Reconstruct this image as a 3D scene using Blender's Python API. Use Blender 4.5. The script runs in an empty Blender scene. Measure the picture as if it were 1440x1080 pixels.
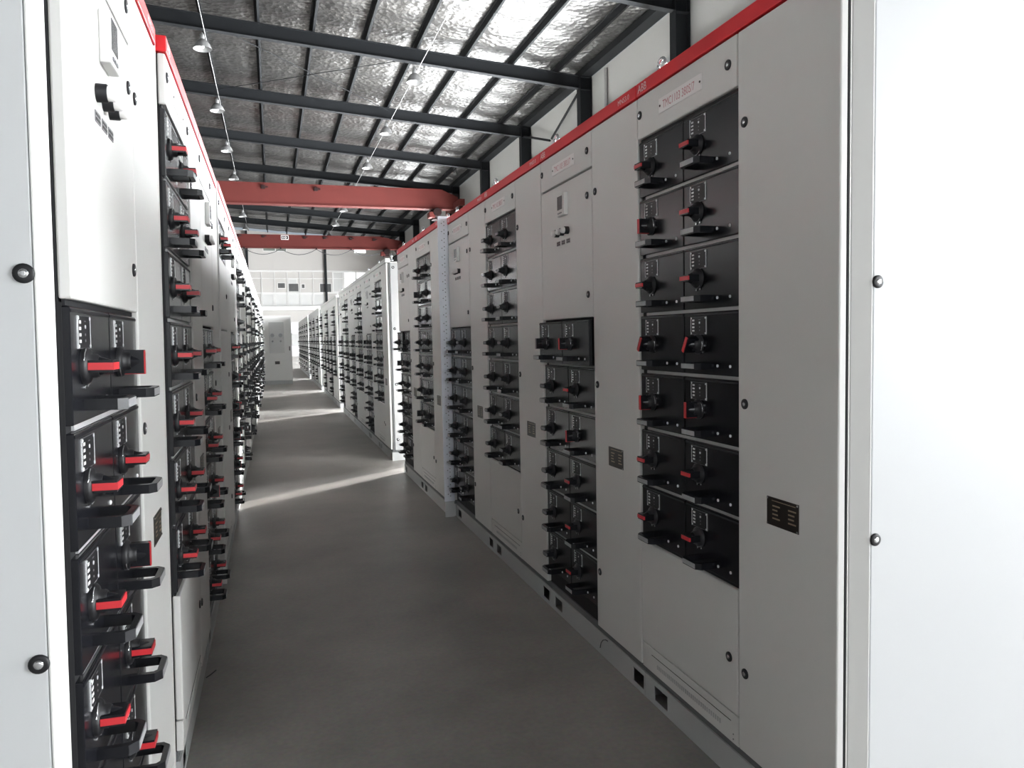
import bpy, bmesh, math, random
from mathutils import Vector, Matrix
C = bpy.context.scene.collection
PI = math.pi
random.seed(7)

# ------------------------------------------------------------------ materials
MATS = {}
def nodes_of(m):
    m.use_nodes = True
    return m.node_tree.nodes, m.node_tree.links
def mat(name, col, rough=.5, metal=0., var=.04, scale=6., bump=0., bscale=40., spec=.5, coat=0.):
    m = bpy.data.materials.new(name); n, l = nodes_of(m)
    b = n['Principled BSDF']
    b.inputs['Metallic'].default_value = metal
    b.inputs['Specular IOR Level'].default_value = spec
    b.inputs['Coat Weight'].default_value = coat
    tc = n.new('ShaderNodeTexCoord')
    nz = n.new('ShaderNodeTexNoise'); nz.inputs['Scale'].default_value = scale; nz.inputs['Detail'].default_value = 4
    l.new(tc.outputs['Object'], nz.inputs['Vector'])
    mx = n.new('ShaderNodeMix'); mx.data_type = 'RGBA'
    mx.inputs[6].default_value = (*[max(0, c*(1-var)) for c in col], 1)
    mx.inputs[7].default_value = (*[min(1, c*(1+var)) for c in col], 1)
    l.new(nz.outputs['Fac'], mx.inputs[0]); l.new(mx.outputs[2], b.inputs['Base Color'])
    mr = n.new('ShaderNodeMapRange'); mr.inputs[3].default_value = rough*.9; mr.inputs[4].default_value = min(1, rough*1.1)
    l.new(nz.outputs['Fac'], mr.inputs[0]); l.new(mr.outputs[0], b.inputs['Roughness'])
    if bump:
        n2 = n.new('ShaderNodeTexNoise'); n2.inputs['Scale'].default_value = bscale; n2.inputs['Detail'].default_value = 5
        l.new(tc.outputs['Object'], n2.inputs['Vector'])
        bp = n.new('ShaderNodeBump'); bp.inputs['Strength'].default_value = bump; bp.inputs['Distance'].default_value = .02
        l.new(n2.outputs['Fac'], bp.inputs['Height']); l.new(bp.outputs[0], b.inputs['Normal'])
    MATS[name] = m
    return m
def emit(name, col, s):
    m = bpy.data.materials.new(name); n, l = nodes_of(m)
    b = n['Principled BSDF']; n.remove(b)
    e = n.new('ShaderNodeEmission'); e.inputs[0].default_value = (*col, 1); e.inputs[1].default_value = s
    l.new(e.outputs[0], n['Material Output'].inputs[0])
    MATS[name] = m
    return m

mat('cabinet_grey', (.735, .73, .71), .42, var=.02, scale=3)
mat('panel_white', (.63, .64, .65), .45, var=.02, scale=3)
mat('plinth_grey', (.50, .51, .51), .5, var=.03)
mat('bright_metal', (.86, .87, .88), .38, metal=.15, var=.03)
mat('side_grey', (.44, .445, .45), .5, var=.03)  # side panel paint darkened, standing in for weaker light on the far groups
mat('rail_grey', (.46, .46, .46), .5)
mat('slot_grey', (.16, .165, .17), .6)  # shade of the narrow recesses put into the colour
mat('pull_label', (.36, .36, .37), .4, var=.15, scale=60)  # label strip, its grey lightened to carry the reflection on the handle front
mat('dark_gap', (.012, .012, .014), .8)
mat('red_band', (.72, .011, .020), .5, var=.05)
mat('black_plastic', (.008, .0085, .0115), .26, spec=.4, var=.1, scale=10)
mat('black_shiny', (.008, .008, .010), .5, var=.1, scale=10)
mat('red_grip', (.66, .035, .045), .35, var=.05)
mat('silver', (.75, .76, .78), .25, metal=.9)
mat('label_grey', (.20, .20, .21), .35, var=.25, scale=90)
mat('zinc', (.74, .77, .83), .38, metal=.25, var=.06, scale=12)
mat('white_mark', (.88, .88, .88), .5)
mat('plate_white', (.90, .88, .87), .4, var=.03)
mat('pink_text', (.60, .27, .30), .5)
mat('band_text', (.85, .62, .66), .5)
mat('gold', (.42, .34, .24), .4, metal=.4)
mat('plate_black', (.018, .013, .010), .35)
mat('screen', (.10, .10, .105), .25, var=.3, scale=120)
mat('steel_slate', (.0105, .0118, .0135), .75, spec=.2, var=.12, scale=2)
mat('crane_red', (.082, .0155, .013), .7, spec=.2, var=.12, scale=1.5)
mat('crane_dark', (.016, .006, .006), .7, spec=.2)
mat('wall_plaster', (.40, .40, .388), .9, var=.06, scale=.5, bump=.15, bscale=8)
mat('endwall_paint', (.43, .412, .392), .85, var=.03, scale=.4)
mat('partition', (.41, .40, .378), .7, var=.03, scale=.6)
mat('glass_grey', (.46, .46, .45), .25, var=.12, scale=1)
mat('pane_green', (.16, .18, .16), .15, var=.15, scale=1)
mat('pane_dark', (.07, .07, .07), .2, var=.3, scale=3)
mat('frame_white', (.56, .56, .545), .5)
mat('shade_aluminium', (.34, .34, .34), .5, metal=.5, var=.08, scale=8)
mat('cable_white', (.26, .26, .26), .5)
mat('cable_dark', (.05, .05, .055), .6)
mat('lamp_glass', (.85, .85, .82), .3)
emit('window_sky', (.95, .98, 1.0), 24.0)
emit('window_sky_back', (.93, .97, 1.0), 8.0)
emit('window_sky_end', (.97, .98, 1.0), 1.6)
m = emit('door_daylight', (.95, .98, 1.0), 24.0)
n_, l_ = m.node_tree.nodes, m.node_tree.links          # panes of added, unseen doors: emission for skylight, transparent so sun streaks the floor
tr_ = n_.new('ShaderNodeBsdfTransparent'); ad_ = n_.new('ShaderNodeAddShader')
l_.new(tr_.outputs[0], ad_.inputs[0]); l_.new([q for q in n_ if q.type == 'EMISSION'][0].outputs[0], ad_.inputs[1])
l_.new(ad_.outputs[0], n_['Material Output'].inputs[0])
emit('door_glow', (.97, .97, 1.0), .75)
emit('window_sky_left', (.95, .97, 1.0), 1.5)

def floor_mat():
    m = bpy.data.materials.new('concrete_floor'); n, l = nodes_of(m); b = n['Principled BSDF']
    tc = n.new('ShaderNodeTexCoord')
    a = n.new('ShaderNodeTexNoise'); a.inputs['Scale'].default_value = .9; a.inputs['Detail'].default_value = 7; a.inputs['Roughness'].default_value = .6
    f = n.new('ShaderNodeTexNoise'); f.inputs['Scale'].default_value = 55; f.inputs['Detail'].default_value = 4
    for t in (a, f): l.new(tc.outputs['Object'], t.inputs['Vector'])
    r = n.new('ShaderNodeValToRGB'); r.color_ramp.elements[0].position = .36; r.color_ramp.elements[1].position = .64
    r.color_ramp.elements[0].color = (.245, .228, .208, 1); r.color_ramp.elements[1].color = (.395, .364, .330, 1)
    l.new(a.outputs['Fac'], r.inputs[0])
    mx = n.new('ShaderNodeMix'); mx.data_type = 'RGBA'; mx.blend_type = 'OVERLAY'; mx.inputs[0].default_value = .25
    l.new(r.outputs[0], mx.inputs[6]); l.new(f.outputs['Color'], mx.inputs[7]); 
    hs = n.new('ShaderNodeHueSaturation'); hs.inputs['Saturation'].default_value = .7
    l.new(mx.outputs[2], hs.inputs['Color']); l.new(hs.outputs[0], b.inputs['Base Color'])
    mr = n.new('ShaderNodeMapRange'); mr.inputs[3].default_value = .30; mr.inputs[4].default_value = .5
    l.new(a.outputs['Fac'], mr.inputs[0]); l.new(mr.outputs[0], b.inputs['Roughness'])
    bp = n.new('ShaderNodeBump'); bp.inputs['Strength'].default_value = .05; bp.inputs['Distance'].default_value = .01
    l.new(f.outputs['Fac'], bp.inputs['Height']); l.new(bp.outputs[0], b.inputs['Normal'])
    b.inputs['Specular IOR Level'].default_value = .45
    MATS['floor'] = m
floor_mat()

def foil_mat():
    m = bpy.data.materials.new('insulation_foil'); n, l = nodes_of(m); b = n['Principled BSDF']
    b.inputs['Base Color'].default_value = (.118, .116, .113, 1)
    b.inputs['Metallic'].default_value = .85
    tc = n.new('ShaderNodeTexCoord')
    mp = n.new('ShaderNodeMapping'); mp.inputs['Scale'].default_value = (1, .55, 1)
    l.new(tc.outputs['Object'], mp.inputs['Vector'])
    a = n.new('ShaderNodeTexNoise'); a.inputs['Scale'].default_value = 1.3; a.inputs['Detail'].default_value = 3
    c = n.new('ShaderNodeTexVoronoi'); c.inputs['Scale'].default_value = 6.5
    d = n.new('ShaderNodeTexNoise'); d.inputs['Scale'].default_value = 14; d.inputs['Detail'].default_value = 3
    l.new(mp.outputs[0], a.inputs['Vector'])
    for t in (c, d): l.new(tc.outputs['Object'], t.inputs['Vector'])
    w = n.new('ShaderNodeTexWave'); w.bands_direction = 'Y'; w.inputs['Scale'].default_value = .26; w.inputs['Distortion'].default_value = 1.2
    l.new(tc.outputs['Object'], w.inputs['Vector'])
    s1 = n.new('ShaderNodeMath'); s1.operation = 'MULTIPLY_ADD'; s1.inputs[1].default_value = .25
    l.new(c.outputs['Distance'], s1.inputs[0]); l.new(a.outputs['Fac'], s1.inputs[2])
    s2 = n.new('ShaderNodeMath'); s2.operation = 'MULTIPLY_ADD'; s2.inputs[1].default_value = .10
    l.new(d.outputs['Fac'], s2.inputs[0]); l.new(s1.outputs[0], s2.inputs[2])
    s3 = n.new('ShaderNodeMath'); s3.operation = 'MULTIPLY_ADD'; s3.inputs[1].default_value = .35
    l.new(w.outputs['Fac'], s3.inputs[0]); l.new(s2.outputs[0], s3.inputs[2])
    bp = n.new('ShaderNodeBump'); bp.inputs['Strength'].default_value = .8; bp.inputs['Distance'].default_value = .12
    l.new(s3.outputs[0], bp.inputs['Height']); l.new(bp.outputs[0], b.inputs['Normal'])
    b.inputs['Roughness'].default_value = .36
    MATS['foil'] = m
foil_mat()

# ------------------------------------------------------------------ mesh helper
class MB:
    def __init__(s):
        s.v, s.f, s.m, s.sm, s.names = [], [], [], [], []
    def mi(s, m):
        if m not in s.names: s.names.append(m)
        return s.names.index(m)
    def add(s, vs, fs, m, smooth=False):
        o = len(s.v); s.v += [tuple(v) for v in vs]; k = s.mi(m)
        for f in fs: s.f.append([o+i for i in f]); s.m.append(k); s.sm.append(smooth)
    def box(s, x0, x1, y0, y1, z0, z1, m, bevel=0.):
        if bevel <= 0:
            vs = [(x, y, z) for x in (x0, x1) for y in (y0, y1) for z in (z0, z1)]
            s.add(vs, [(0,1,3,2), (4,6,7,5), (0,4,5,1), (2,3,7,6), (0,2,6,4), (1,5,7,3)], m)
        else:
            bm = bmesh.new(); bmesh.ops.create_cube(bm, size=1)
            for v in bm.verts:
                v.co = ((x0+x1)/2+v.co.x*(x1-x0), (y0+y1)/2+v.co.y*(y1-y0), (z0+z1)/2+v.co.z*(z1-z0))
            bmesh.ops.bevel(bm, geom=bm.edges[:], offset=bevel, segments=2, affect='EDGES', profile=.5)
            bm.verts.index_update()
            s.add([v.co[:] for v in bm.verts], [[v.index for v in f.verts] for f in bm.faces], m)
            bm.free()
    def prism(s, poly, axis, a, b, m):
        # polygon of (p, q) pairs extruded along axis from a to b
        n = len(poly)
        def P(p, q, t): return {'x': (t, p, q), 'y': (p, t, q), 'z': (p, q, t)}[axis]
        vs = [P(p, q, a) for p, q in poly]+[P(p, q, b) for p, q in poly]
        fs = [list(range(n))[::-1], list(range(n, 2*n))]+[(i, (i+1) % n, n+(i+1) % n, n+i) for i in range(n)]
        s.add(vs, fs, m)
    def lathe(s, c, prof, axis, m, seg=20, caps=True):
        # prof: (radius, distance along axis)
        vs, fs = [], []
        for r, d in prof:
            for i in range(seg):
                a = 2*PI*i/seg; p, q = r*math.cos(a), r*math.sin(a)
                w = {'x': (d, p, q), 'y': (p, d, q), 'z': (p, q, d)}[axis]
                vs.append((c[0]+w[0], c[1]+w[1], c[2]+w[2]))
        for k in range(len(prof)-1):
            for i in range(seg):
                j = (i+1) % seg
                fs.append((k*seg+i, k*seg+j, (k+1)*seg+j, (k+1)*seg+i))
        s.add(vs, fs, m, True)
        if caps:
            s.add(vs[:seg], [list(range(seg))], m); s.add(vs[-seg:], [list(range(seg))], m)
    def tube(s, pts, r, m, seg=8, closed=False):
        pts = [Vector(p) for p in pts]; n = len(pts); vs, fs = [], []
        for i, p in enumerate(pts):
            if closed: d = pts[(i+1) % n]-pts[i-1]
            else: d = pts[min(i+1, n-1)]-pts[max(i-1, 0)]
            d.normalize()
            up = Vector((0, 0, 1)) if abs(d.z) < .9 else Vector((1, 0, 0))
            a = d.cross(up).normalized(); b = d.cross(a).normalized()
            for k in range(seg):
                t = 2*PI*k/seg; vs.append(p+a*(r*math.cos(t))+b*(r*math.sin(t)))
        for i in range(n if closed else n-1):
            i2 = (i+1) % n
            for k in range(seg):
                k2 = (k+1) % seg
                fs.append((i*seg+k, i*seg+k2, i2*seg+k2, i2*seg+k))
        s.add(vs, fs, m, True)
        if not closed:
            s.add(vs[:seg], [list(range(seg))], m); s.add(vs[-seg:], [list(range(seg))], m)
    def text(s, txt, x, z, h, y, m, width=None, t=.0006):
        # lettering standing on the local x-z plane, facing -y
        cu = bpy.data.curves.new('lettering', 'FONT'); cu.body = txt; cu.size = 1; cu.resolution_u = 2
        o = bpy.data.objects.new('lettering', cu); me = bpy.data.meshes.new_from_object(o)
        if len(me.vertices):
            xs = [v.co.x for v in me.vertices]; ys = [v.co.y for v in me.vertices]
            sc = h/(max(ys)-min(ys)); sx = sc if width is None else width/(max(xs)-min(xs))
            vs = [(x+(v.co.x-min(xs))*sx, y, z+(v.co.y-min(ys))*sc) for v in me.vertices]
            s.add(vs, [list(p.vertices) for p in me.polygons], m)
        bpy.data.objects.remove(o); bpy.data.meshes.remove(me); bpy.data.curves.remove(cu)
    def mesh(s, name):
        me = bpy.data.meshes.new(name); me.from_pydata(s.v, [], s.f)
        for n in s.names: me.materials.append(MATS[n])
        me.polygons.foreach_set('material_index', s.m); me.polygons.foreach_set('use_smooth', s.sm)
        bm = bmesh.new(); bm.from_mesh(me); bmesh.ops.recalc_face_normals(bm, faces=bm.faces); bm.to_mesh(me); bm.free()
        me.update()
        return me
def link(name, data, parent=None, loc=(0, 0, 0), rot=(0, 0, 0)):
    o = bpy.data.objects.new(name, data); C.objects.link(o)
    o.location = loc; o.rotation_euler = rot
    if parent: o.parent = parent
    return o
def tag(o, label, cat, group=None):
    o['label'] = label; o['category'] = cat
    if group: o['group'] = group
    return o
def thing(name, label, cat, loc=(0, 0, 0), rotz=0, group=None):
    return tag(link(name, None, None, loc, (0, 0, rotz)), label, cat, group)
def struct(name, mb, parent=None):
    o = link(name, mb.mesh(name), parent)
    if not parent: o['kind'] = 'structure'
    return o

# ------------------------------------------------------------------ cabinet parts (local: x = width, -y = towards the aisle, z up)
H0, HB, HT = .093, 2.139, 2.186          # plinth top, band bottom, band top
ZB = .591                                 # bottom of the drawer stack in a full cabinet
def m_carcass():
    b = MB(); b.box(.001, .999, .0265, .64, .119, 2.139, 'cabinet_grey')
    b.box(.0015, .9985, .0217, .0268, .122, 2.136, 'dark_gap')
    b.box(.001, .999, .018, .635, .0905, .1195, 'slot_grey')
    b.box(.001, .999, .05, .64, 2.139, 2.15, 'cabinet_grey'); return b.mesh('carcass')
def m_plinth():
    b = MB(); F = .012; g = 'plinth_grey'
    b.box(.001, .999, F, F+.003, 0, .02, g); b.box(.001, .999, F, F+.003, .072, .090, g)
    xs = [.001, .069, .163, .901, .988, .999]
    for k in (0, 2, 4): b.box(xs[k], xs[k+1], F, F+.003, .02, .072, g)
    b.box(.001, .999, F, .63, .0893, .0903, g)
    b.box(.001, .004, F, .63, 0, .089, g); b.box(.996, .999, F, .63, 0, .089, g)
    b.box(.001, .999, .627, .63, 0, .089, g)
    b.box(.06, .17, F+.09, F+.092, 0, .088, 'plinth_grey')
    b.box(.895, .993, F+.05, F+.052, 0, .088, 'dark_gap'); return b.mesh('plinth')
def m_band(red=True):
    b = MB(); b.box(.001, .999, -.004, .05, HB+.002, HT, 'red_band' if red else 'cabinet_grey', .003)
    if not red: return b.mesh('top_band')
    b.text('ABB', .018, HB+.011, .026, -.0052, 'band_text', .062)
    b.text('MNS3.0', .86, HB+.014, .018, -.0052, 'band_text', .09); return b.mesh('top_band')
def ring(c, R, r, m, b, seg=18):
    b.tube([(c[0]+R*math.cos(2*PI*i/seg), c[1], c[2]+R*math.sin(2*PI*i/seg)) for i in range(seg)], r, m, 8, True)
def m_eyebolt():
    b = MB(); b.lathe((0, 0, 0), [(.018, -.002), (.018, .006), (.009, .010), (.009, .016)], 'z', 'silver', 14)
    ring((0, 0, .039), .024, .0065, 'silver', b); return b.mesh('eyebolt')
def lock_into(b, x, z, y=0., s=1.):
    b.lathe((x, y, z), [(.0145*s, .001), (.0145*s, -.003), (.012*s, -.0045), (.0075*s, -.0045)], 'y', 'black_shiny', 18)
    b.lathe((x, y, z), [(.0065*s, 0), (.0065*s, -.0052), (.003*s, -.0056)], 'y', 'silver', 12)
def m_lock():
    b = MB(); lock_into(b, 0, 0); return b.mesh('lock')
def m_door(x0, x1, z0, z1, bev=.004):
    b = MB(); b.box(x0+.002, x1-.002, 0, .0215, z0+.002, z1-.002, 'cabinet_grey', bev); return b.mesh('door')
def m_tag(txt):
    b = MB(); b.box(.16, .42, -.002, 0, 2.043, 2.090, 'plate_white')
    b.text(txt, .187, 2.053, .026, -.0026, 'pink_text', .195)
    for x in (.168, .412): b.lathe((x, 0, 2.0665), [(.0035, 0), (.0035, -.0035)], 'y', 'black_shiny', 8)
    return b.mesh('name_tag')
def m_rating():
    b = MB(); b.box(.734, .862, -.0015, 0, .813, .888, 'plate_black')
    for k in range(4):
        z = .866-.011*k
        b.box(.758, .758+(.030, .020, .022, .030)[k], -.0022, 0, z-.0018, z+.0018, 'gold')
        b.box(.822, .822+(.030, .024, .022, .030)[k], -.0022, 0, z-.0018, z+.0018, 'gold')
    b.box(.755, .85, -.0020, 0, .8785, .8805, 'gold')
    for x in (.738, .858):
        for z in (.817, .884): b.lathe((x, 0, z), [(.003, 0), (.003, -.003)], 'y', 'silver', 8)
    return b.mesh('rating_plate')
def m_frame(z0, z1):
    b = MB(); b.box(.002, .598, .017, .022, z0, z1, 'dark_gap'); return b.mesh('drawer_frame')
def m_rails(z0, n):
    b = MB()
    for k in range(n+1):
        z = z0+.2*k
        b.box(.035 if 0 < k < n else .006, .596, .0125, .0175, z-.0048, z+.0048, 'rail_grey' if 0 < k < n else 'dark_gap')
    return b.mesh('shelf_rail')
DF = .006
def drawer_into(b):
    b.box(.003, .297, DF, .0215, .006, .194, 'black_plastic', .002)
    b.box(.006, .294, DF-.0015, DF+.002, .185, .190, 'black_shiny')
def m_drawer():
    b = MB(); drawer_into(b); return b.mesh('drawer')
def indicator_into(b):
    y = DF
    b.box(.043, .131, y-.0018, y+.001, .127, .181, 'black_shiny')
    for a in ((.043, .0446, .127, .181), (.1295, .131, .127, .181)): b.box(a[0], a[1], y-.0025, y, a[2], a[3], 'bright_metal')
    for z in (.127, .1802): b.box(.043, .131, y-.0022, y, z, z+.0008, 'label_grey')
    for x in (.047, .127):
        for z in (.131, .177): b.lathe((x, y, z), [(.0028, 0), (.0028, -.0032)], 'y', 'bright_metal', 8)
    for k in range(4):
        z = .139+.0105*k
        b.box(.052, .064, y-.0025, y, z-.0026, z+.0026, 'white_mark')
    b.lathe((.094, y, .163), [(.0034, 0), (.0034, -.003)], 'y', 'bright_metal', 10)
    b.box(.088, .10, y-.0022, y, .1715, .1732, 'label_grey')
    for k in range(2): b.lathe((.094, y, .150-.010*k), [(.002, 0), (.002, -.0025)], 'y', 'label_grey', 8)
def m_indicator():
    b = MB(); indicator_into(b); return b.mesh('indicator_panel')
def rotary_into(b, cx=0, cz=0, ang=0, lod=False, grip='red_grip'):
    seg = 10 if lod else 22
    y = DF
    b.lathe((cx, y, cz), [(.031, 0), (.031, -.006), (.027, -.010), (.020, -.012), (.020, -.020), (.0175, -.024)], 'y', 'black_shiny', seg)
    if not lod:
        for a0 in (PI*.62, PI*1.45):
            b.tube([(cx+.0305*math.cos(a0+t*.18), y-.0065, cz+.0305*math.sin(a0+t*.18)) for t in range(6)], .0011, 'silver', 5)
        for a in (-1.15, -1.8): b.lathe((cx+.033*math.cos(a), y, cz+.036*math.sin(a)), [(.0032, 0), (.0032, -.003)], 'y', 'silver', 8)
    ca, sa = math.cos(-ang), math.sin(-ang)
    b.lathe((cx, y, cz), [(.0195, -.012), (.015, -.026), (.0095, -.043)], 'y', 'black_plastic', seg)
    def blade(u0, u1, o0, o1, t0, t1, m):
        vs = []
        for x in (u0, u1):
            for o in (o0, o1):
                for t in (t0, t1): vs.append((cx+x*ca-t*sa, y-o, cz+x*sa+t*ca))
        b.add(vs, [(0,1,3,2), (4,6,7,5), (0,4,5,1), (2,3,7,6), (0,2,6,4), (1,5,7,3)], m)
    blade(-.0260, -.0215, .011, .0495, -.0060, .0060, grip)
    blade(-.0215, .0225, .0445, .0495, -.0060, .0060, grip)
    blade(-.0215, .0235, .011, .0445, -.0060, .0060, 'black_plastic')
    blade(-.0245, .0235, .011, .0480, .0060, .0100, 'black_plastic')
    blade(-.0245, .0235, .011, .0480, -.0100, -.0060, 'black_plastic')
def m_rotary(grip='red_grip'):
    b = MB(); rotary_into(b, grip=grip); return b.mesh('rotary_switch')
def pull_into(b, x0=.078, z0=.024):
    W, D, T, c = .100, .064, .011, .014
    y = DF
    out = [(x0, y), (x0, y-D+c), (x0+c, y-D), (x0+W-c, y-D), (x0+W, y-D+c), (x0+W, y)]
    inn = [(x0+T, y), (x0+T, y-D+c+.004), (x0+c+.004, y-D+T), (x0+W-c-.004, y-D+T), (x0+W-T, y-D+c+.004), (x0+W-T, y)]
    n = 6; h = .019
    vs = [(p[0], p[1], z) for z in (z0, z0+h) for p in out+inn]
    fs = []
    for i in range(n-1):
        fs += [(i, i+1, n+i+1, n+i), (2*n+i, 2*n+i+1, 3*n+i+1, 3*n+i), (i, i+1, 2*n+i+1, 2*n+i), (n+i, n+i+1, 3*n+i+1, 3*n+i)]
    fs += [(0, n, 3*n, 2*n), (n-1, 2*n-1, 4*n-1, 3*n-1)]
    b.add(vs, fs, 'black_plastic')
    b.box(x0+c, x0+W-c, y-D-.0012, y-D, z0+.0025, z0+h-.0025, 'pull_label')
def m_pull():
    b = MB(); pull_into(b); return b.mesh('pull_handle')
def m_screws(i):
    b = MB(); x = (.190, .255)[i]
    b.lathe((x, DF, .034), [(.0045, 0), (.0045, -.002), (.0025, -.0032)], 'y', 'bright_metal', 10); return b.mesh('screw')
def m_drawer_far(ang):
    b = MB(); drawer_into(b)
    b.box(.043, .131, DF-.0018, DF+.001, .127, .181, 'black_shiny')
    b.box(.1292, .131, DF-.0025, DF, .127, .181, 'bright_metal')
    for k in range(4): b.box(.052, .064, DF-.0025, DF, .1364+.0105*k, .1416+.0105*k, 'white_mark')
    rotary_into(b, .085, .098, ang, True, 'black_plastic'); pull_into(b); return b.mesh('drawer')
def m_display():
    b = MB(); b.box(.258, .345, -.020, .0, 1.845, 1.942, 'cabinet_grey', .003)
    b.box(.268, .322, -.0212, -.019, 1.872, 1.930, 'screen')
    for k in range(3): b.box(.272+.017*k, .284+.017*k, -.0222, -.019, 1.854, 1.860, 'label_grey')
    return b.mesh('display')
def m_button():
    b = MB(); b.lathe((0, 0, 0), [(.0165, 0), (.0165, -.017), (.015, -.019)], 'y', 'black_shiny', 18)
    b.lathe((0, 0, 0), [(.0135, -.015), (.0135, -.030), (.011, -.033), (.004, -.034)], 'y', 'plate_white', 18); return b.mesh('push_button')
def m_button_tag():
    b = MB(); b.box(-.021, .021, -.0015, 0, -.010, .010, 'label_grey')
    b.box(-.018, .018, -.0022, 0, .0015, .006, 'black_shiny'); b.box(-.018, .018, -.0022, 0, -.007, -.002, 'black_shiny'); return b.mesh('button_tag')
def m_rail_bottom():
    b = MB(); b.box(.002, .598, .002, .0215, .122, .211, 'cabinet_grey', .002)
    b.box(.07, .56, .0012, .004, .1845, .1862, 'dark_gap')
    for k in range(34): b.box(.11+.0118*k, .116+.0118*k, .0012, .004, .150, .164, 'plinth_grey')
    for z in (.135, .15): b.lathe((.572, .002, z), [(.002, 0), (.002, -.0015)], 'y', 'label_grey', 6)
    return b.mesh('bottom_rail')
def m_side(x_in, sgn):
    # end cover with a chamfered edge towards the aisle, seen only on the outer cabinets of a group
    b = MB(); o = lambda d: x_in+sgn*d
    a, c = (.031, .072) if sgn > 0 else (.025, .044)
    b.prism([(o(.0), a), (o(.0195), c), (o(.0195), c+.0025), (o(.0), c+.0025)], 'z', .115, 2.139, 'cabinet_grey')
    return b.mesh('corner_post')
def m_side_panel(x_in, sgn):
    b = MB(); a, c = sorted((x_in+sgn*.001, x_in+sgn*.019))
    b.box(a, c, .0765 if sgn > 0 else .0475, .635, .118, 2.139, 'panel_white', .003)
    return b.mesh('side_panel')
def m_side_plain():
    b = MB(); b.box(1.0005, 1.012, .031, .040, .115, 2.139, 'slot_grey'); return b.mesh('corner_post')  # dark strip painting the shaded gap beside the door, no real post
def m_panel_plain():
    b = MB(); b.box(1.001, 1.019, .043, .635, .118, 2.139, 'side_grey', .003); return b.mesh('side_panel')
def m_side_lock(sgn):
    b = MB(); s = 1.
    b.lathe((0, 0, 0), [(.0150, -sgn*.001), (.0150, sgn*.003), (.0125, sgn*.0048), (.0085, sgn*.0048)], 'x', 'black_shiny', 20)
    b.lathe((0, 0, 0), [(.0070, 0), (.0070, sgn*.0054), (.003, sgn*.0058)], 'x', 'silver', 12); return b.mesh('lock')
def m_punched():
    b = MB(); x0, x1 = 1.002, 1.016
    b.box(x0, x1, -.022, .055, .115, 2.20, 'zinc', .002)
    z = .17; k = 0
    while z < 2.16:
        for dy, dz in ((.0, 0), (.018, .012), (.018, -.014)):
            b.lathe((x1, -.0+dy+.005, z+dz), [(.0035, -.002), (.0035, .0006)], 'x', 'dark_gap', 8)
        z += .062 if k % 2 else .058; k += 1
    b.box(x0, x1, -.018, .05, 0, .113, 'plinth_grey')
    return b.mesh('punched_post')
def m_plain_post(x0, x1):
    b = MB(); b.box(x0, x1, .0, .06, .0, 2.185, 'cabinet_grey', .002); return b.mesh('corner_post')

ME = dict(carcass=m_carcass(), plinth=m_plinth(), band=m_band(), eye=m_eyebolt(), lock=m_lock(), rating=m_rating(),
          cable=m_door(.6, 1.0, .122, HB), header=m_door(0, .6, 1.994, HB), lower=m_door(0, .6, .213, .588), mimic=m_door(0, .6, 1.394, 1.990),
          up_t=m_door(0, .6, 1.394, 1.788), low_t=m_door(0, .6, .213, 1.390), bottom_rail=m_rail_bottom(),
          frame_f=m_frame(.591, 1.991), frame_m=m_frame(.191, 1.391), frame_t=m_frame(1.791, 1.991),
          rails_f=m_rails(.591, 7), rails_m=m_rails(.191, 6), rails_t=m_rails(1.791, 1),
          drawer=m_drawer(), ind=m_indicator(), rot=m_rotary(), rotk=m_rotary('label_grey'), gband=m_band(False), pull=m_pull(), sc0=m_screws(0), sc1=m_screws(1),
          far0=m_drawer_far(0), far1=m_drawer_far(-PI/2), display=m_display(), button=m_button(), btag=m_button_tag(),
          sideR=m_side(1.0, 1), panelR=m_side_panel(1.0, 1), lockR=m_side_lock(1), sideL=m_side(0, -1), panelL=m_side_panel(0, -1), lockL=m_side_lock(-1),
          sideP=m_side_plain(), panelP=m_panel_plain(), punched=m_punched(), postL=m_plain_post(-.020, -.002), postLfar=m_plain_post(1.001, 1.024))
TAGS = {}
def tag_mesh(txt):
    if txt not in TAGS: TAGS[txt] = m_tag(txt)
    return TAGS[txt]
HZ, VT, DG = 0., -PI/2, -1.05
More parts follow.
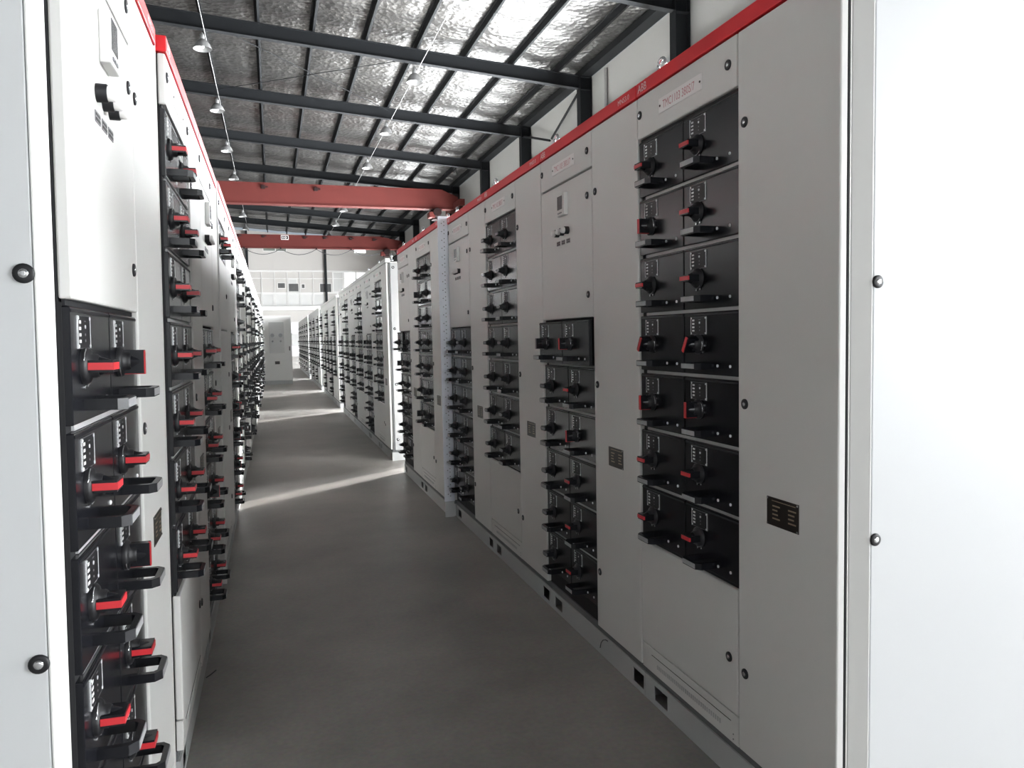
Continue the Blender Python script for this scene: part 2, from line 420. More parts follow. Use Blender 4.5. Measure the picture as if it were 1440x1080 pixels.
def cabinet(kind, loc, rotz, label, group, detail=2, angles=None, txt='TMC1103 380S/7', pulled=(), extras=(), red=True, grips='red'):
    r = thing('switchgear_cabinet', label, 'cabinet', loc, rotz, group)
    part = lambda n, k, l=(0, 0, 0), p=None, rot=(0, 0, 0): link(n, ME[k] if isinstance(k, str) else k, p or r, l, rot)
    part('carcass', 'carcass'); part('plinth', 'plinth'); part('top_band', 'band' if red else 'gband')
    cd = part('cable_door', 'cable')
    hd = part('header_panel', 'header')
    if detail:
        part('rating_plate', 'rating', p=cd); part('name_tag', tag_mesh(txt), p=hd)
        for z in (1.889, 1.124, .358): part('lock', 'lock', (.634, 0, z), cd)
        for x, z in ((.557, 2.066), (.022, 2.076)): part('lock', 'lock', (x, 0, z), hd)
        for x in (.09, .93): part('eyebolt', 'eye', (x, .05 if x < .5 else .075, 2.186 if x < .5 else 2.170))
    if kind == 'F':
        d = part('lower_door', 'lower'); part('bottom_rail', 'bottom_rail'); z0, n = ZB, 7
        if detail: part('lock', 'lock', (.555, 0, .376), d)
        part('drawer_frame', 'frame_f'); part('shelf_rail', 'rails_f')
    elif kind == 'M':
        d = part('instrument_door', 'mimic'); z0, n = ZB-.4, 6
        part('drawer_frame', 'frame_m'); part('shelf_rail', 'rails_m')
        if detail:
            for z in (1.889, 1.489): part('lock', 'lock', (.553, 0, z), d)
            part('display', 'display', p=d)
            for x in (.225, .283, .341):
                part('push_button', 'button', (x, 0, 1.778), d); part('button_tag', 'btag', (x, 0, 1.733), d)
    else:
        z0, n = 1.791, 1
        u = part('upper_door', 'up_t'); d = part('lower_door', 'low_t'); part('bottom_rail', 'bottom_rail')
        part('drawer_frame', 'frame_t'); part('shelf_rail', 'rails_t')
        part('lock', 'lock', (.557, 0, 1.60), u); part('lock', 'lock', (.557, 0, .8), d)
    for k in range(n):
        z = z0+.2*(n-1-k)
        for c in (0, 1):
            a = angles[k][c] if angles else random.choice((HZ, HZ, HZ, VT))
            y = -.026 if (k, c) in pulled or k in pulled else 0
            if detail < 2:
                part('drawer', 'far1' if a == VT else 'far0', (.3*c, y, z)); continue
            q = part('drawer', 'drawer', (.3*c, y, z))
            part('indicator_panel', 'ind', p=q)
            rg = grips == 'red' or (grips == 'right' and c == 1)
            part('rotary_switch', 'rot' if rg else 'rotk', (.085, 0, .098), q, (0, a, 0))['label'] = 'black switch with a red grip edge' if rg else 'all black switch'
            part('pull_handle', 'pull', p=q); part('screw', 'sc0', p=q); part('screw', 'sc1', p=q)
    for e in extras:
        if e in ('endR', 'endL'):
            s = e[-1]; part('corner_post', 'side'+s); pp = part('side_panel', 'panel'+s)
            for z in (2.088, 1.432, .832, .232): part('lock', 'lock'+s, (1.019 if s == 'R' else -.019, .088 if s == 'R' else .060, z), pp)
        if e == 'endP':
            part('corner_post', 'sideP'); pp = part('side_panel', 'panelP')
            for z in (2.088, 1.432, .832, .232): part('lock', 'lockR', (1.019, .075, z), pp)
        if e == 'punched': part('punched_post', 'punched')
        if e == 'postL': part('corner_post', 'postL')
        if e == 'postLfar': part('corner_post', 'postLfar')
    return r
ORD = ['nearest', 'second', 'third', 'fourth', 'fifth', 'sixth', 'seventh', 'eighth', 'ninth', 'tenth', 'eleventh', 'twelfth', 'thirteenth',
       'fourteenth', 'fifteenth', 'sixteenth', 'seventeenth', 'eighteenth', 'nineteenth', 'twentieth', 'twenty-first', 'twenty-second',
       'twenty-third', 'twenty-fourth', 'twenty-fifth', 'twenty-sixth', 'twenty-seventh', 'twenty-eighth', 'twenty-ninth', 'thirtieth',
       'thirty-first', 'thirty-second', 'thirty-third', 'thirty-fourth']
KIND_TXT = {'F': 'grey switchgear cabinet with seven rows of black drawers', 'M': 'grey switchgear cabinet with drawers below an instrument door',
            'T': 'grey switchgear cabinet with a single drawer row above plain doors'}
def pairs(s): return [tuple({'H': HZ, 'V': VT, 'D': DG}[c] for c in p) for p in s.split()]
PRE_R = {0: pairs('HH VH HH DD VV HH HH'), 1: pairs('VV HH HV HH HH HH'), 2: pairs('HH HH HH HH HH HH HH'), 3: pairs('HH HH HH HH HH HH')}
PRE_L = {0: pairs('HV HH HV HH HH HH'), 1: pairs('HH HH HH HH HH HH HH')}
# right-hand row: (x of the door faces, y of the near end of each cabinet)
right = [(1.24, 1.44+k) for k in range(4)]+[(1.19, 5.46+k) for k in range(2)]+[(1.185, 8.22+k) for k in range(6)]
right += [(1.195, 15.0+k) for k in range(5)]+[(1.2, 20.8+k) for k in range(6)]+[(1.2, 27.6+k) for k in range(10)]
kinds = ['F', 'M', 'F', 'M', 'F', 'M']+list('FMFMFM')+list('FMFMF')+list('FMFMFM')+list('FMFMFMFMFM')
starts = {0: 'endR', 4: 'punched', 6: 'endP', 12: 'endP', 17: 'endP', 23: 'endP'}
for i, (x, y) in enumerate(right):
    lab = f'{KIND_TXT[kinds[i]]}, {ORD[i]} in the right-hand row' if i else 'grey switchgear cabinet nearest in the right-hand row, its white side panel facing us'
    cabinet(kinds[i], (x, y+1, 0), -PI/2, lab, 'switchgear cabinets in the right-hand row', 2 if i < 6 else 1 if i < 12 else 0,
            PRE_R.get(i), ('TMC1103 380S/7', 'TMC1103 380U/7', 'TMC1102 380S/7', 'TMC1102 380U/7')[i % 4],
            pulled=((0,) if i in (1,) else ((0, 0),) if i == 5 else ()), extras=(starts[i],) if i in starts else (), red=i < 6, grips=('red', 'right')[i] if i < 2 else 'black')
left = [(-.318, 1.335)]+[(-.296, 2.372+k) for k in range(2)]+[(-.288, 4.405+k) for k in range(4)]+[(-.286, 8.45+k) for k in range(4)]+[(-.284, 12.5+k) for k in range(10)]
lk = list('MFM')+list('TMFM')+list('FMFM')+list('FMFMFMFMFM')
lx = {0: ('endL', 'postLfar'), 3: ('postL',), 7: ('postL',), 11: ('postL',)}
for i, (x, y) in enumerate(left):
    lab = f'{KIND_TXT[lk[i]]}, {ORD[i]} in the left-hand row'
    if i == 0: lab = 'grey switchgear cabinet at the left edge, nearest in the left-hand row'
    if i == 3: lab = 'grey switchgear cabinet with a single drawer row above plain doors, in the left-hand row'
    lc = cabinet(lk[i], (x, y, 0), PI/2, lab, 'switchgear cabinets in the left-hand row', 2 if i < 7 else 1 if i < 11 else 0, PRE_L.get(i),
            ('TMC2103 380U/7', 'TMC2103 380S/7')[i % 2], extras=lx.get(i, ()), red=i < 7, grips='red' if i < 5 else 'black')
    lc.rotation_euler.x = .018          # the left-hand row leans a touch towards the aisle

# ------------------------------------------------------------------ free-standing cabinet across the aisle
fc = thing('control_cabinet', 'free-standing grey control cabinet with a glazed door facing us at the aisle end', 'cabinet', (-.30, 24.3, 0))
b = MB(); b.box(0, .86, .02, .85, .12, 2.10, 'cabinet_grey'); link('carcass', b.mesh('carcass'), fc)
b = MB(); b.box(.01, .85, .04, .83, 0, .12, 'plinth_grey'); link('plinth', b.mesh('plinth'), fc)
b = MB(); x0, x1, z0, z1 = .20, .64, .96, 1.90
b.box(.01, x0, 0, .02, .14, 2.08, 'cabinet_grey'); b.box(x1, .85, 0, .02, .14, 2.08, 'cabinet_grey')
b.box(x0, x1, 0, .02, .14, z0, 'cabinet_grey'); b.box(x0, x1, 0, .02, z1, 2.08, 'cabinet_grey')
fd = link('door', b.mesh('door'), fc)
b = MB(); b.box(x0, x1, .010, .018, z0, z1, 'glass_grey')
for k in range(2):
    for j in range(2): b.lathe((.30+.24*k, .010, 1.50-.18*j), [(.06-.03*j, 0), (.06-.03*j, -.004)], 'y', 'pane_dark', 16)
link('glazed_panel', b.mesh('glazed_panel'), fd)
b = MB(); b.box(.775, .805, -.03, 0, 1.03, 1.16, 'black_plastic', .004); link('door_handle', b.mesh('door_handle'), fd)
b = MB(); b.box(.35, .49, -.004, 0, .62, .71, 'plate_black'); link('rating_plate', b.mesh('rating_plate'), fd)

# ------------------------------------------------------------------ hall shell
XR, XL, Y0, Y1 = 10.05, -18.0, -13.6, 66.0
RIDGE = -4.0
def ztop(x): return 10.22-.068*x if x >= RIDGE else 10.22-.068*RIDGE-.068*(RIDGE-x)
b = MB(); b.box(XL-.3, XR+.3, Y0-.3, Y1+.3, -.2, 0, 'floor'); struct('floor', b)
FR = [-13+6*k for k in range(14)]
b = MB(); zt = ztop(XR)+.02
WZ0, WZ1 = .3, 5.6
b.box(XR, XR+.25, Y0, Y1, 0, WZ0, 'wall_plaster'); b.box(XR, XR+.25, Y0, Y1, WZ1, zt, 'wall_plaster')
RB = [f for f in FR[1:-2] if f != 5]
ys = [Y0]+[v for f in RB for v in (f+.6, f+5.4 if f > 5 else f+3.5)]+[Y1]
for k in range(0, len(ys), 2): b.box(XR, XR+.25, ys[k], ys[k+1], WZ0, WZ1, 'wall_plaster')
struct('wall_right', b)
wn = 0
def window(axis, pos, a0, a1, z0, z1, pane, cols, rows, sgn):
    global wn; wn += 1
    def bx(b, p0, p1, q0, q1, za, zb, m):
        p0, p1 = sorted((pos+sgn*p0, pos+sgn*p1))
        if axis == 'x': b.box(p0, p1, q0, q1, za, zb, m)
        else: b.box(q0, q1, p0, p1, za, zb, m)
    f = MB(); w = .06
    bx(f, .06, .16, a0, a0+w, z0, z1, 'frame_white'); bx(f, .06, .16, a1-w, a1, z0, z1, 'frame_white')
    bx(f, .06, .16, a0, a1, z0, z0+w, 'frame_white'); bx(f, .06, .16, a0, a1, z1-w, z1, 'frame_white')
    for k in range(1, cols): t = a0+(a1-a0)*k/cols; bx(f, .07, .15, t-.03, t+.03, z0, z1, 'frame_white')
    for k in range(1, rows): t = z0+(z1-z0)*k/rows; bx(f, .07, .15, a0, a1, t-.025, t+.025, 'frame_white')
    o = struct(f'window_{wn}', f)
    g = MB(); bx(g, .10, .115, a0+.01, a1-.01, z0+.01, z1-.01, pane); link('pane', g.mesh('pane'), o)
dn = 1
for f in RB:
    if f in (11, 17, 23, 29):  # unseen glazed doors, added to let low sun through the cabinet gaps
        dn += 1; b = MB(); x0, x1 = XR+.06, XR+.16
        for y in (f+.6, f+5.28): b.box(x0, x1, y, y+.12, WZ0, WZ1, 'frame_white')
        b.box(x0, x1, f+.6, f+5.4, 4.3, 4.42, 'frame_white'); b.box(x0, x1, f+.6, f+5.4, WZ1-.06, WZ1, 'frame_white')
        o = struct(f'door_{dn}', b)
        b = MB(); b.box(XR+.10, XR+.115, f+.72, f+5.28, WZ0+.01, 4.3, 'door_daylight'); link('pane', b.mesh('pane'), o)
        b = MB(); b.box(XR+.10, XR+.115, f+.72, f+5.28, 4.42, WZ1-.06, 'window_sky'); link('pane', b.mesh('pane'), o)
    else: window('x', XR, f+.6, f+5.4 if f > 5 else f+3.5, WZ0, WZ1, 'window_sky', 4, 3, 1)
b = MB(); b.box(XL-.25, XL, Y0, Y1, 0, 2.0, 'wall_plaster'); b.box(XL-.25, XL, Y0, Y1, 6.0, ztop(XL)+.02, 'wall_plaster')
ys = [Y0]+[v for f in FR[5:-1:2] for v in (f+.6, f+5.4)]+[Y1]
for k in range(0, len(ys), 2): b.box(XL-.25, XL, ys[k], ys[k+1], 2.0, 6.0, 'wall_plaster')
struct('wall_left', b)
for f in FR[5:-1:2]: window('x', XL, f+.6, f+5.4, 2.0, 6.0, 'window_sky_left', 4, 2, -1)
# wall behind the camera: tall glazed openings
b = MB(); ops = [(-.9, 1.5)]
gz = lambda x: ztop(x)+.02
def gable(b, y0, y1, m, z_from, cut=()):
    pts = [(XL-.25, z_from), (XR+.25, z_from), (XR+.25, gz(XR)), (RIDGE, gz(RIDGE)), (XL-.25, gz(XL))]
    b.prism(pts, 'y', y0, y1, m)
gable(b, Y0-.25, Y0, 'wall_plaster', 5.6)
xs = [XL-.25]+[v for o in ops for v in o]+[XR+.25]
for k in range(0, len(xs), 2): b.box(xs[k], xs[k+1], Y0-.25, Y0, 0, 5.6, 'wall_plaster')
for o in ops: b.box(o[0], o[1], Y0-.25, Y0, 0, .6, 'wall_plaster')
struct('wall_back', b)
for o in ops: window('y', Y0, o[0], o[1], .6, 5.6, 'window_sky_back', 4, 3, -1)
# far end wall with an office gallery
b = MB(); gable(b, Y1, Y1+.25, 'endwall_paint', 0); struct('wall_end', b)
def trim(n, *boxes):
    t = MB()
    for bx in boxes: t.box(*bx)
    struct(f'trim_{n}', t)
EY = Y1
trim(1, (XL, XR, EY-.10, EY, 7.02, 7.16, 'frame_white'))
trim(2, (XL, XR, EY-.55, EY, 3.84, 4.18, 'frame_white'))
trim(3, (XL, XR, EY-.09, EY, 5.24, 5.34, 'frame_white'))
trim(4, *[(.26+1.02*k, .34+1.02*k, EY-.08, EY, 4.18, 5.26, 'frame_white') for k in range(-5, 9)])
trim(5, *[(a, a+.06, EY-.06, EY, 5.34, 7.02, 'frame_white') for a in (-.7, .32, 1.32, 2.33, 3.4, 5.0, 5.9, 6.95, 7.8, 8.7)],
     (XL, XR, EY-.06, EY, 6.46, 6.52, 'frame_white'))
def endpane(a0, a1, z0, z1, m, name='pane'):
    global wn; wn += 1
    f = MB(); w = .05
    f.box(a0-w, a1+w, EY-.05, EY, z0-w, z0, 'frame_white'); f.box(a0-w, a1+w, EY-.05, EY, z1, z1+w, 'frame_white')
    f.box(a0-w, a0, EY-.05, EY, z0, z1, 'frame_white'); f.box(a1, a1+w, EY-.05, EY, z0, z1, 'frame_white')
    o = struct(f'window_{wn}', f)
    g = MB(); g.box(a0, a1, EY-.03, EY-.005, z0, z1, m); link('pane', g.mesh('pane'), o)
endpane(-.43, .48, 8.74, 9.3, 'pane_green'); endpane(.56, 1.35, 8.74, 9.3, 'pane_green')
endpane(6.9, 7.85, 8.66, 9.15, 'window_sky_end')
endpane(6.02, 6.9, 5.42, 7.0, 'window_sky_end'); endpane(7.02, 7.75, 5.42, 7.0, 'window_sky_end')
endpane(5.1, 5.86, 5.42, 7.0, 'glass_grey')
endpane(.60, 1.16, 5.70, 6.10, 'pane_dark'); endpane(1.45, 2.22, 5.42, 6.05, 'pane_dark'); endpane(1.5, 2.1, 6.12, 6.42, 'glass_grey')
endpane(3.98, 4.88, 5.36, 6.05, 'pane_dark'); endpane(2.5, 2.72, 5.7, 6.0, 'pane_dark')
for k in (-1, 0, 1, 2, 3): endpane(.42+1.02*k, 1.2+1.02*k, 4.26, 5.18, 'glass_grey')
# glazed double door below the gallery
b = MB()
for a in (1.0, 2.2, 3.4, 4.6): b.box(a, a+.1, EY-.08, EY, 0, 2.9, 'frame_white')
b.box(1.0, 4.7, EY-.08, EY, 2.8, 2.9, 'frame_white'); b.box(1.0, 4.7, EY-.08, EY, 1.9, 1.98, 'frame_white')
dr = struct('door_1', b)
for a in (1.1, 2.3, 3.5):
    b = MB(); b.box(a, a+1.1, EY-.04, EY-.01, 1.98, 2.8, 'door_glow'); link('pane', b.mesh('pane'), dr)
    b = MB(); b.box(a, a+1.1, EY-.04, EY-.01, .9, 1.9, 'glass_grey'); link('pane', b.mesh('pane'), dr)
    b = MB(); b.box(a, a+1.1, EY-.04, EY-.01, .02, .9, 'door_glow'); link('pane', b.mesh('pane'), dr)

# roof foil, slightly sagging between the purlins
PX = [-13.5+1.492*k for k in range(16)]
def foil():
    b = MB(); xs = []
    x = XL
    while x < XR+.26: xs.append(min(x, XR+.25)); x += .249
    ysn = int((Y1-Y0)/1.5)+1
    vs, fs = [], []
    for x in xs:
        ph = ((x+13.5) % 1.492)/1.492
        for j in range(ysn+1):
            y = Y0+(Y1-Y0)*j/ysn
            vs.append((x, y, ztop(x)+.235-.055*math.sin(PI*ph)*(.8+.3*math.sin(y*2.1+x))))
    n = ysn+1
    for i in range(len(xs)-1):
        for j in range(ysn): fs.append((i*n+j, i*n+j+1, (i+1)*n+j+1, (i+1)*n+j))
    b.add(vs, fs, 'foil', True)
    return b
struct('ceiling', foil())
b = MB(); b.prism([(XL-.3, ztop(XL)+.30), (RIDGE, ztop(RIDGE)+.30), (XR+.3, ztop(XR)+.30), (XR+.3, ztop(XR)+.40), (RIDGE, ztop(RIDGE)+.40), (XL-.3, ztop(XL)+.40)], 'y', Y0-.3, Y1+.3, 'steel_slate')
struct('trim_6', b)

# ------------------------------------------------------------------ roof steel
def ibeam_x(b, x0, x1, y, d):
    # rafter half with sloping top, depth d
    def sl(z0, z1, w):
        b.add([(x0, y-w, ztop(x0)+z0), (x1, y-w, ztop(x1)+z0), (x1, y+w, ztop(x1)+z0), (x0, y+w, ztop(x0)+z0),
               (x0, y-w, ztop(x0)+z1), (x1, y-w, ztop(x1)+z1), (x1, y+w, ztop(x1)+z1), (x0, y+w, ztop(x0)+z1)],
              [(0,1,2,3), (4,5,6,7), (0,1,5,4), (1,2,6,5), (2,3,7,6), (3,0,4,7)], 'steel_slate')
    sl(-.014, 0, .10); sl(-d, -d+.014, .10); sl(-d+.014, -.014, .006)
COLT = ['nearest', 'second', 'third', 'fourth', 'fifth', 'sixth', 'seventh', 'eighth', 'ninth']
vis = [f for f in FR if f >= 11]
for i, f in enumerate(FR[:-1]):
    b = MB(); ibeam_x(b, RIDGE, XR-.42, f, .40); ibeam_x(b, XL+.05, RIDGE, f, .40)
    k = f'dark slate steel roof beam crossing the hall, {COLT[(f-17)//6]} one in view' if f >= 17 else f'dark slate steel roof beam, number {["one","two","three","four","five"][i]} from the wall behind the camera'
    o = tag(link('roof_beam', b.mesh('roof_beam')), k, 'beam', 'roof beams')
    b = MB(); cx0, cx1 = XR-.42, XR-.02; zt = ztop(XR-.2)
    b.box(cx0, cx0+.014, f-.15, f+.15, 0, zt, 'steel_slate'); b.box(cx1-.014, cx1, f-.15, f+.15, 0, zt, 'steel_slate')
    b.box(cx0+.014, cx1-.014, f-.005, f+.005, 0, zt, 'steel_slate')
    for z in (zt-.42, zt-.02): b.box(cx0+.014, cx1-.014, f-.14, f+.14, z, z+.016, 'steel_slate')
    k = f'dark slate steel column on the right wall, {COLT[(f-17)//6]} one in view' if f >= 17 else f'dark slate steel column on the right wall, number {["one","two","three","four","five"][i]} from the wall behind the camera'
    tag(link('steel_column', b.mesh('steel_column')), k, 'column', 'steel columns of the right wall')
for i, x in enumerate([p for p in PX if p < XR-.5]):
    if -4.3 < x-RIDGE < -99: continue
    b = MB(); z = ztop(x); d = .19
    b.box(x-.004, x+.004, Y0+.02, Y1-.02, z+.001, z+d, 'steel_slate')
    b.box(x-.004, x+.07, Y0+.02, Y1-.02, z+.001, z+.006, 'steel_slate'); b.box(x-.07, x+.004, Y0+.02, Y1-.02, z+d-.005, z+d, 'steel_slate')
    b.box(x+.065, x+.07, Y0+.02, Y1-.02, z+.006, z+.025, 'steel_slate')
    n = len([p for p in PX if p < XR-.5])-1-i
    tag(link('roof_purlin', b.mesh('roof_purlin')), f'dark purlin running the length of the roof, {(["closest"]+ORD[1:])[n]} to the right wall', 'beam', 'roof purlins')
b = MB(); z = ztop(XR-.2)
b.box(XR-.40, XR-.385, FR[0], Y1-.05, z-.02, z+.18, 'steel_slate'); b.box(XR-.40, XR-.02, FR[0], Y1-.05, z+.17, z+.185, 'steel_slate')
b.box(XR-.40, XR-.02, FR[0], Y1-.05, z+.001, z+.012, 'steel_slate')
tag(link('eave_beam', b.mesh('eave_beam')), 'dark eave beam running along the top of the right wall', 'beam')
for i, (p, q) in enumerate([((XR-.30, 23.16, 9.20), (XR-.30, 25.80, 8.32)), ((XR-.30, 28.84, 9.16), (XR-.30, 26.0, 8.30))]):
    b = MB(); b.tube([p, q], .045, 'steel_slate', 6)
    tag(link('wall_brace', b.mesh('wall_brace')), ['steep diagonal steel brace on the right wall, nearer half of the V', 'diagonal steel brace on the right wall, farther half of the V'][i], 'brace')
for i, (p, q) in enumerate([((-1.5, 23.1, .11), (4.47, 28.9, .11)), ((4.47, 23.1, .19), (-1.5, 28.9, .19))]):
    b = MB(); b.tube([(p[0], p[1], ztop(p[0])-p[2]), (q[0], q[1], ztop(q[0])-q[2])], .012, 'steel_slate', 6)
    tag(link('bracing_rod', b.mesh('bracing_rod')), ['thin roof bracing rod rising away to the right between the nearest beams', 'thin roof bracing rod running away to the left between the nearest beams'][i], 'rod')
b = MB(); b.tube([(XR-.06, 21.7, 0), (XR-.06, 21.7, 9.42)], .055, 'cable_white', 10)
tag(link('downpipe', b.mesh('downpipe')), 'white downpipe on the right wall beside the second column in view', 'pipe')
for i, x in enumerate((4.47, -1.72)):
    b = MB(); b.box(x-.09, x+.09, EY-.30, EY-.11, 0, ztop(x)-.02, 'steel_slate')
    tag(link('end_wall_post', b.mesh('end_wall_post')), ['dark steel post in the middle of the far end wall', 'dark steel post at the left of the far end wall'][i], 'column')

# ------------------------------------------------------------------ pendant lamps and their supply cables
def lamp_meshes():
    b = MB(); b.lathe((0, 0, 0), [(.25, 0), (.245, .02), (.20, .13), (.12, .235), (.06, .27)], 'z', 'shade_aluminium', 28, False)
    b.lathe((0, 0, 0), [(.243, .003), (.195, .128), (.115, .23), (.055, .262)], 'z', 'shade_aluminium', 28, False)
    sh = b.mesh('lamp_shade')
    b = MB(); b.lathe((0, 0, 0), [(.06, .262), (.065, .30), (.06, .40), (.03, .43), (.015, .46)], 'z', 'cable_white', 16); cap = b.mesh('lamp_cap')
    b = MB(); b.lathe((0, 0, 0), [(.02, .02), (.05, .06), (.055, .12), (.03, .20), (.025, .26)], 'z', 'lamp_glass', 14); bulb = b.mesh('bulb')
    return sh, cap, bulb
SH, CAP, BULB = lamp_meshes()
for s, (x, z) in enumerate(((-1.55, 9.50), (4.40, 9.05))):
    top = ztop(x)
    b = MB(); b.lathe((0, 0, 0), [(.006, .45), (.006, top-z-.0)], 'z', 'cable_dark', 6); rod = b.mesh('hanging_rod')
    for i, y in enumerate(range(17, 65, 6)):
        side = ('left', 'right')[s]
        o = thing('pendant_lamp', f'grey metal high-bay pendant lamp, {ORD[i] if i else "nearest"} along the {side} lamp line', 'lamp', (x, y+.30, z), 0, f'pendant lamps of the {side} line')
        link('lamp_shade', SH, o); link('lamp_cap', CAP, o); link('bulb', BULB, o); link('hanging_rod', rod, o)
    b = MB(); b.tube([(x+.088, Y0+.1, z+.36), (x+.088, Y1-.4, z+.36)], .012, 'cable_white', 6)
    tag(link('lamp_cable', b.mesh('lamp_cable')), f'thin white supply cable stretched from lamp to lamp along the {side} line', 'cable')

# ------------------------------------------------------------------ overhead cranes
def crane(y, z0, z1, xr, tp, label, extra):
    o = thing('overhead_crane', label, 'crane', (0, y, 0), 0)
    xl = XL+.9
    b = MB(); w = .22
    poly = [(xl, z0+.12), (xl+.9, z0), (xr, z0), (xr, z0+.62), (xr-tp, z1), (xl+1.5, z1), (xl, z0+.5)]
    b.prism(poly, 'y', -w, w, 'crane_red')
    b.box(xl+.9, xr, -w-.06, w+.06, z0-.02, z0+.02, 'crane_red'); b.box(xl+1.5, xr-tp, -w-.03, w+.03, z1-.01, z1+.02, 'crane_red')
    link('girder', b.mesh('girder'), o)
    for x in (xr-.12, xl):
        b = MB(); b.box(x-.14, x+.14, -1.6, 1.6, z0-.02, z0+.30, 'crane_red', .01)
        for q in (-1.25, 1.25): b.lathe((x-.07, q, z0-.02), [(.17, 0), (.17, .14)], 'x', 'crane_dark', 18)
        link('end_carriage', b.mesh('end_carriage'), o)
    hx = xr-1.15
    b = MB(); b.lathe((hx, -.55, z0-.22), [(.20, 0), (.22, .05), (.22, 1.05), (.20, 1.1)], 'y', 'crane_dark', 20)
    b.box(hx-.42, hx-.12, -.5, .1, z0-.48, z0-.20, 'crane_red', .02); b.box(hx-.2, hx+.2, -.3, .3, z0-.55, z0-.30, 'crane_dark', .02)
    b.box(hx-.2, hx+.3, -.25, .25, z0-.06, z0-.02, 'crane_dark')
    h = link('hoist', b.mesh('hoist'), o)
    b = MB(); b.tube([(hx-.05, 0, z0-.5), (hx-.05, 0, z0-2.2)], .012, 'cable_dark', 6); b.tube([(hx+.05, 0, z0-.5), (hx+.05, 0, z0-2.2)], .012, 'cable_dark', 6)
    b.box(hx-.12, hx+.12, -.06, .06, z0-2.5, z0-2.2, 'crane_red', .02)
    b.tube([(hx, 0, z0-2.5), (hx, 0, z0-2.62), (hx+.08, 0, z0-2.70), (hx+.05, 0, z0-2.80), (hx-.05, 0, z0-2.80), (hx-.09, 0, z0-2.72)], .025, 'crane_dark', 8)
    link('hook_block', b.mesh('hook_block'), h)
    for x, zz in extra:
        b = MB(); b.box(x-.09, x+.09, -w-.12, -w, zz-.10, zz+.07, 'crane_dark', .01); b.box(x+.05, x+.22, -w-.08, -w, zz-.03, zz+.03, 'crane_dark')
        link('bracket', b.mesh('bracket'), o)
    return o, xl
c1, _ = crane(39.0, 7.94, 8.90, 9.42, .8, 'red overhead crane girder across the hall, nearer of the two', [(-.15, 8.72), (2.3, 8.70), (-4.2, 8.72)])
c2, _ = crane(57.0, 7.94, 8.83, 9.42, 1.5, 'red overhead crane girder in front of the end wall, farther of the two', [(-2.0, 8.74), (-.35, 8.73), (2.45, 8.70), (3.85, 8.69), (5.7, 8.66), (7.4, 8.62)])
b = MB(); b.box(.85, 1.37, -.25, -.225, 8.50, 8.80, 'plate_white'); b.box(.88, 1.34, -.256, -.25, 8.53, 8.77, 'plate_black')
b.text('10', .97, 8.57, .15, -.262, 'white_mark', .26); link('number_plate', b.mesh('number_plate'), c2)
pts = []
for k in range(7):
    a = -9+2.45*k
    for j in range(8):
        t = j/8; pts.append((a+2.45*t, -.35, 7.84-.40*4*t*(1-t)))
b = MB(); b.tube(pts, .024, 'cable_dark', 6)
for k in range(8): b.box(-9+2.45*k-.05, -9+2.45*k+.05, -.40, -.20, 7.82, 7.93, 'crane_dark')
link('festoon_cable', b.mesh('festoon_cable'), c2)
b = MB(); x = XR-.75
b.box(x-.12, x+.12, Y0+.3, Y1-.4, 7.26, 7.28, 'steel_slate'); b.box(x-.16, x+.16, Y0+.3, Y1-.4, 7.64, 7.66, 'steel_slate')
b.box(x-.006, x+.006, Y0+.3, Y1-.4, 7.28, 7.64, 'steel_slate'); b.box(x-.03, x+.03, Y0+.3, Y1-.4, 7.66, 7.745, 'steel_slate')
for f in FR[:-1]: b.box(x-.14, XR-.42, f-.12, f+.12, 6.98, 7.26, 'steel_slate')
tag(link('crane_runway', b.mesh('crane_runway')), 'dark crane runway beam on brackets along the right wall, behind the cabinet tops', 'beam')

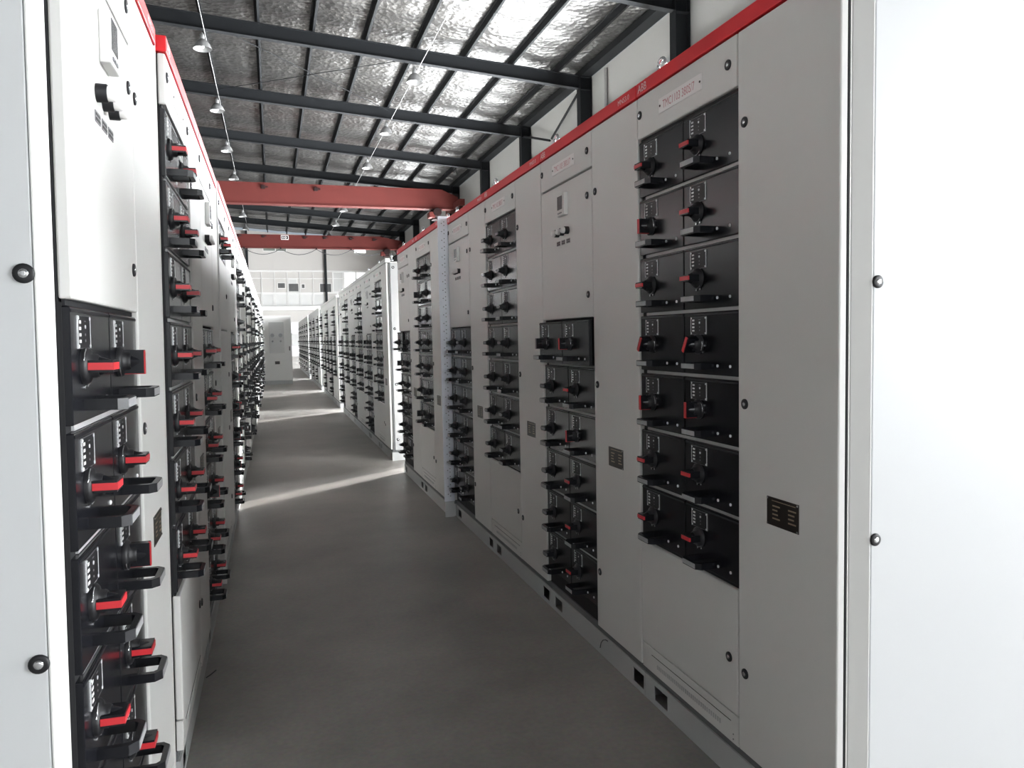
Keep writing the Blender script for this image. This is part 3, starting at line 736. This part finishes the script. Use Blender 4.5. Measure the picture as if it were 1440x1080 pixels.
# ------------------------------------------------------------------ small things on the floor
b = MB(); b.tube([(-.300, 3.16, .003), (-.290, 3.175, .003), (-.278, 3.195, .004), (-.268, 3.22, .003)], .002, 'cable_dark', 6)
tag(link('wire_scrap', b.mesh('wire_scrap')), 'short dark scrap of wire on the floor by the left-hand row', 'wire')
b = MB(); b.tube([(1.249, 2.76, .084), (1.247, 2.775, .084), (1.246, 2.80, .074), (1.246, 2.82, .055), (1.246, 2.83, .03)], .0018, 'cable_dark', 6)
tag(link('cable_end', b.mesh('cable_end')), 'thin dark cable end hanging over the plinth of the right-hand row', 'wire')

# ------------------------------------------------------------------ camera, world, view
cam = bpy.data.cameras.new('camera'); co = bpy.data.objects.new('camera', cam); C.objects.link(co)
f, pi_, ya, ro, hh = 1068.9, .0625, .3036, -.0202, 1.3237
cy, sy = math.cos(ya), math.sin(ya)
fx = Vector((sy*math.cos(pi_), cy*math.cos(pi_), -math.sin(pi_))); r = Vector((cy, -sy, 0)); u = r.cross(fx)
r2 = r*math.cos(ro)+u*math.sin(ro); u2 = -r*math.sin(ro)+u*math.cos(ro)
co.matrix_world = Matrix(((r2.x, u2.x, -fx.x, 0), (r2.y, u2.y, -fx.y, 0), (r2.z, u2.z, -fx.z, hh), (0, 0, 0, 1)))
cam.sensor_width = 36; cam.lens = f/1440*36; cam.clip_start = .05; cam.clip_end = 300
sun = bpy.data.lights.new('sun', 'SUN'); sun.energy = 7.0; sun.angle = math.radians(2.5); sun.color = (1, .97, .93)
so = bpy.data.objects.new('sun', sun); C.objects.link(so); so.location = (30, 30, 12)
so.rotation_euler = Vector((-1, -.7625, -.313)).to_track_quat('-Z', 'Y').to_euler()
S = bpy.context.scene; S.camera = co
w = bpy.data.worlds.new('World'); S.world = w; w.use_nodes = True
w.node_tree.nodes['Background'].inputs[0].default_value = (.7, .8, .9, 1); w.node_tree.nodes['Background'].inputs[1].default_value = .3
S.view_settings.view_transform = 'Standard'; S.view_settings.look = 'None'; S.view_settings.gamma = 1; S.view_settings.use_curve_mapping = False
S.view_settings.exposure = 0.82
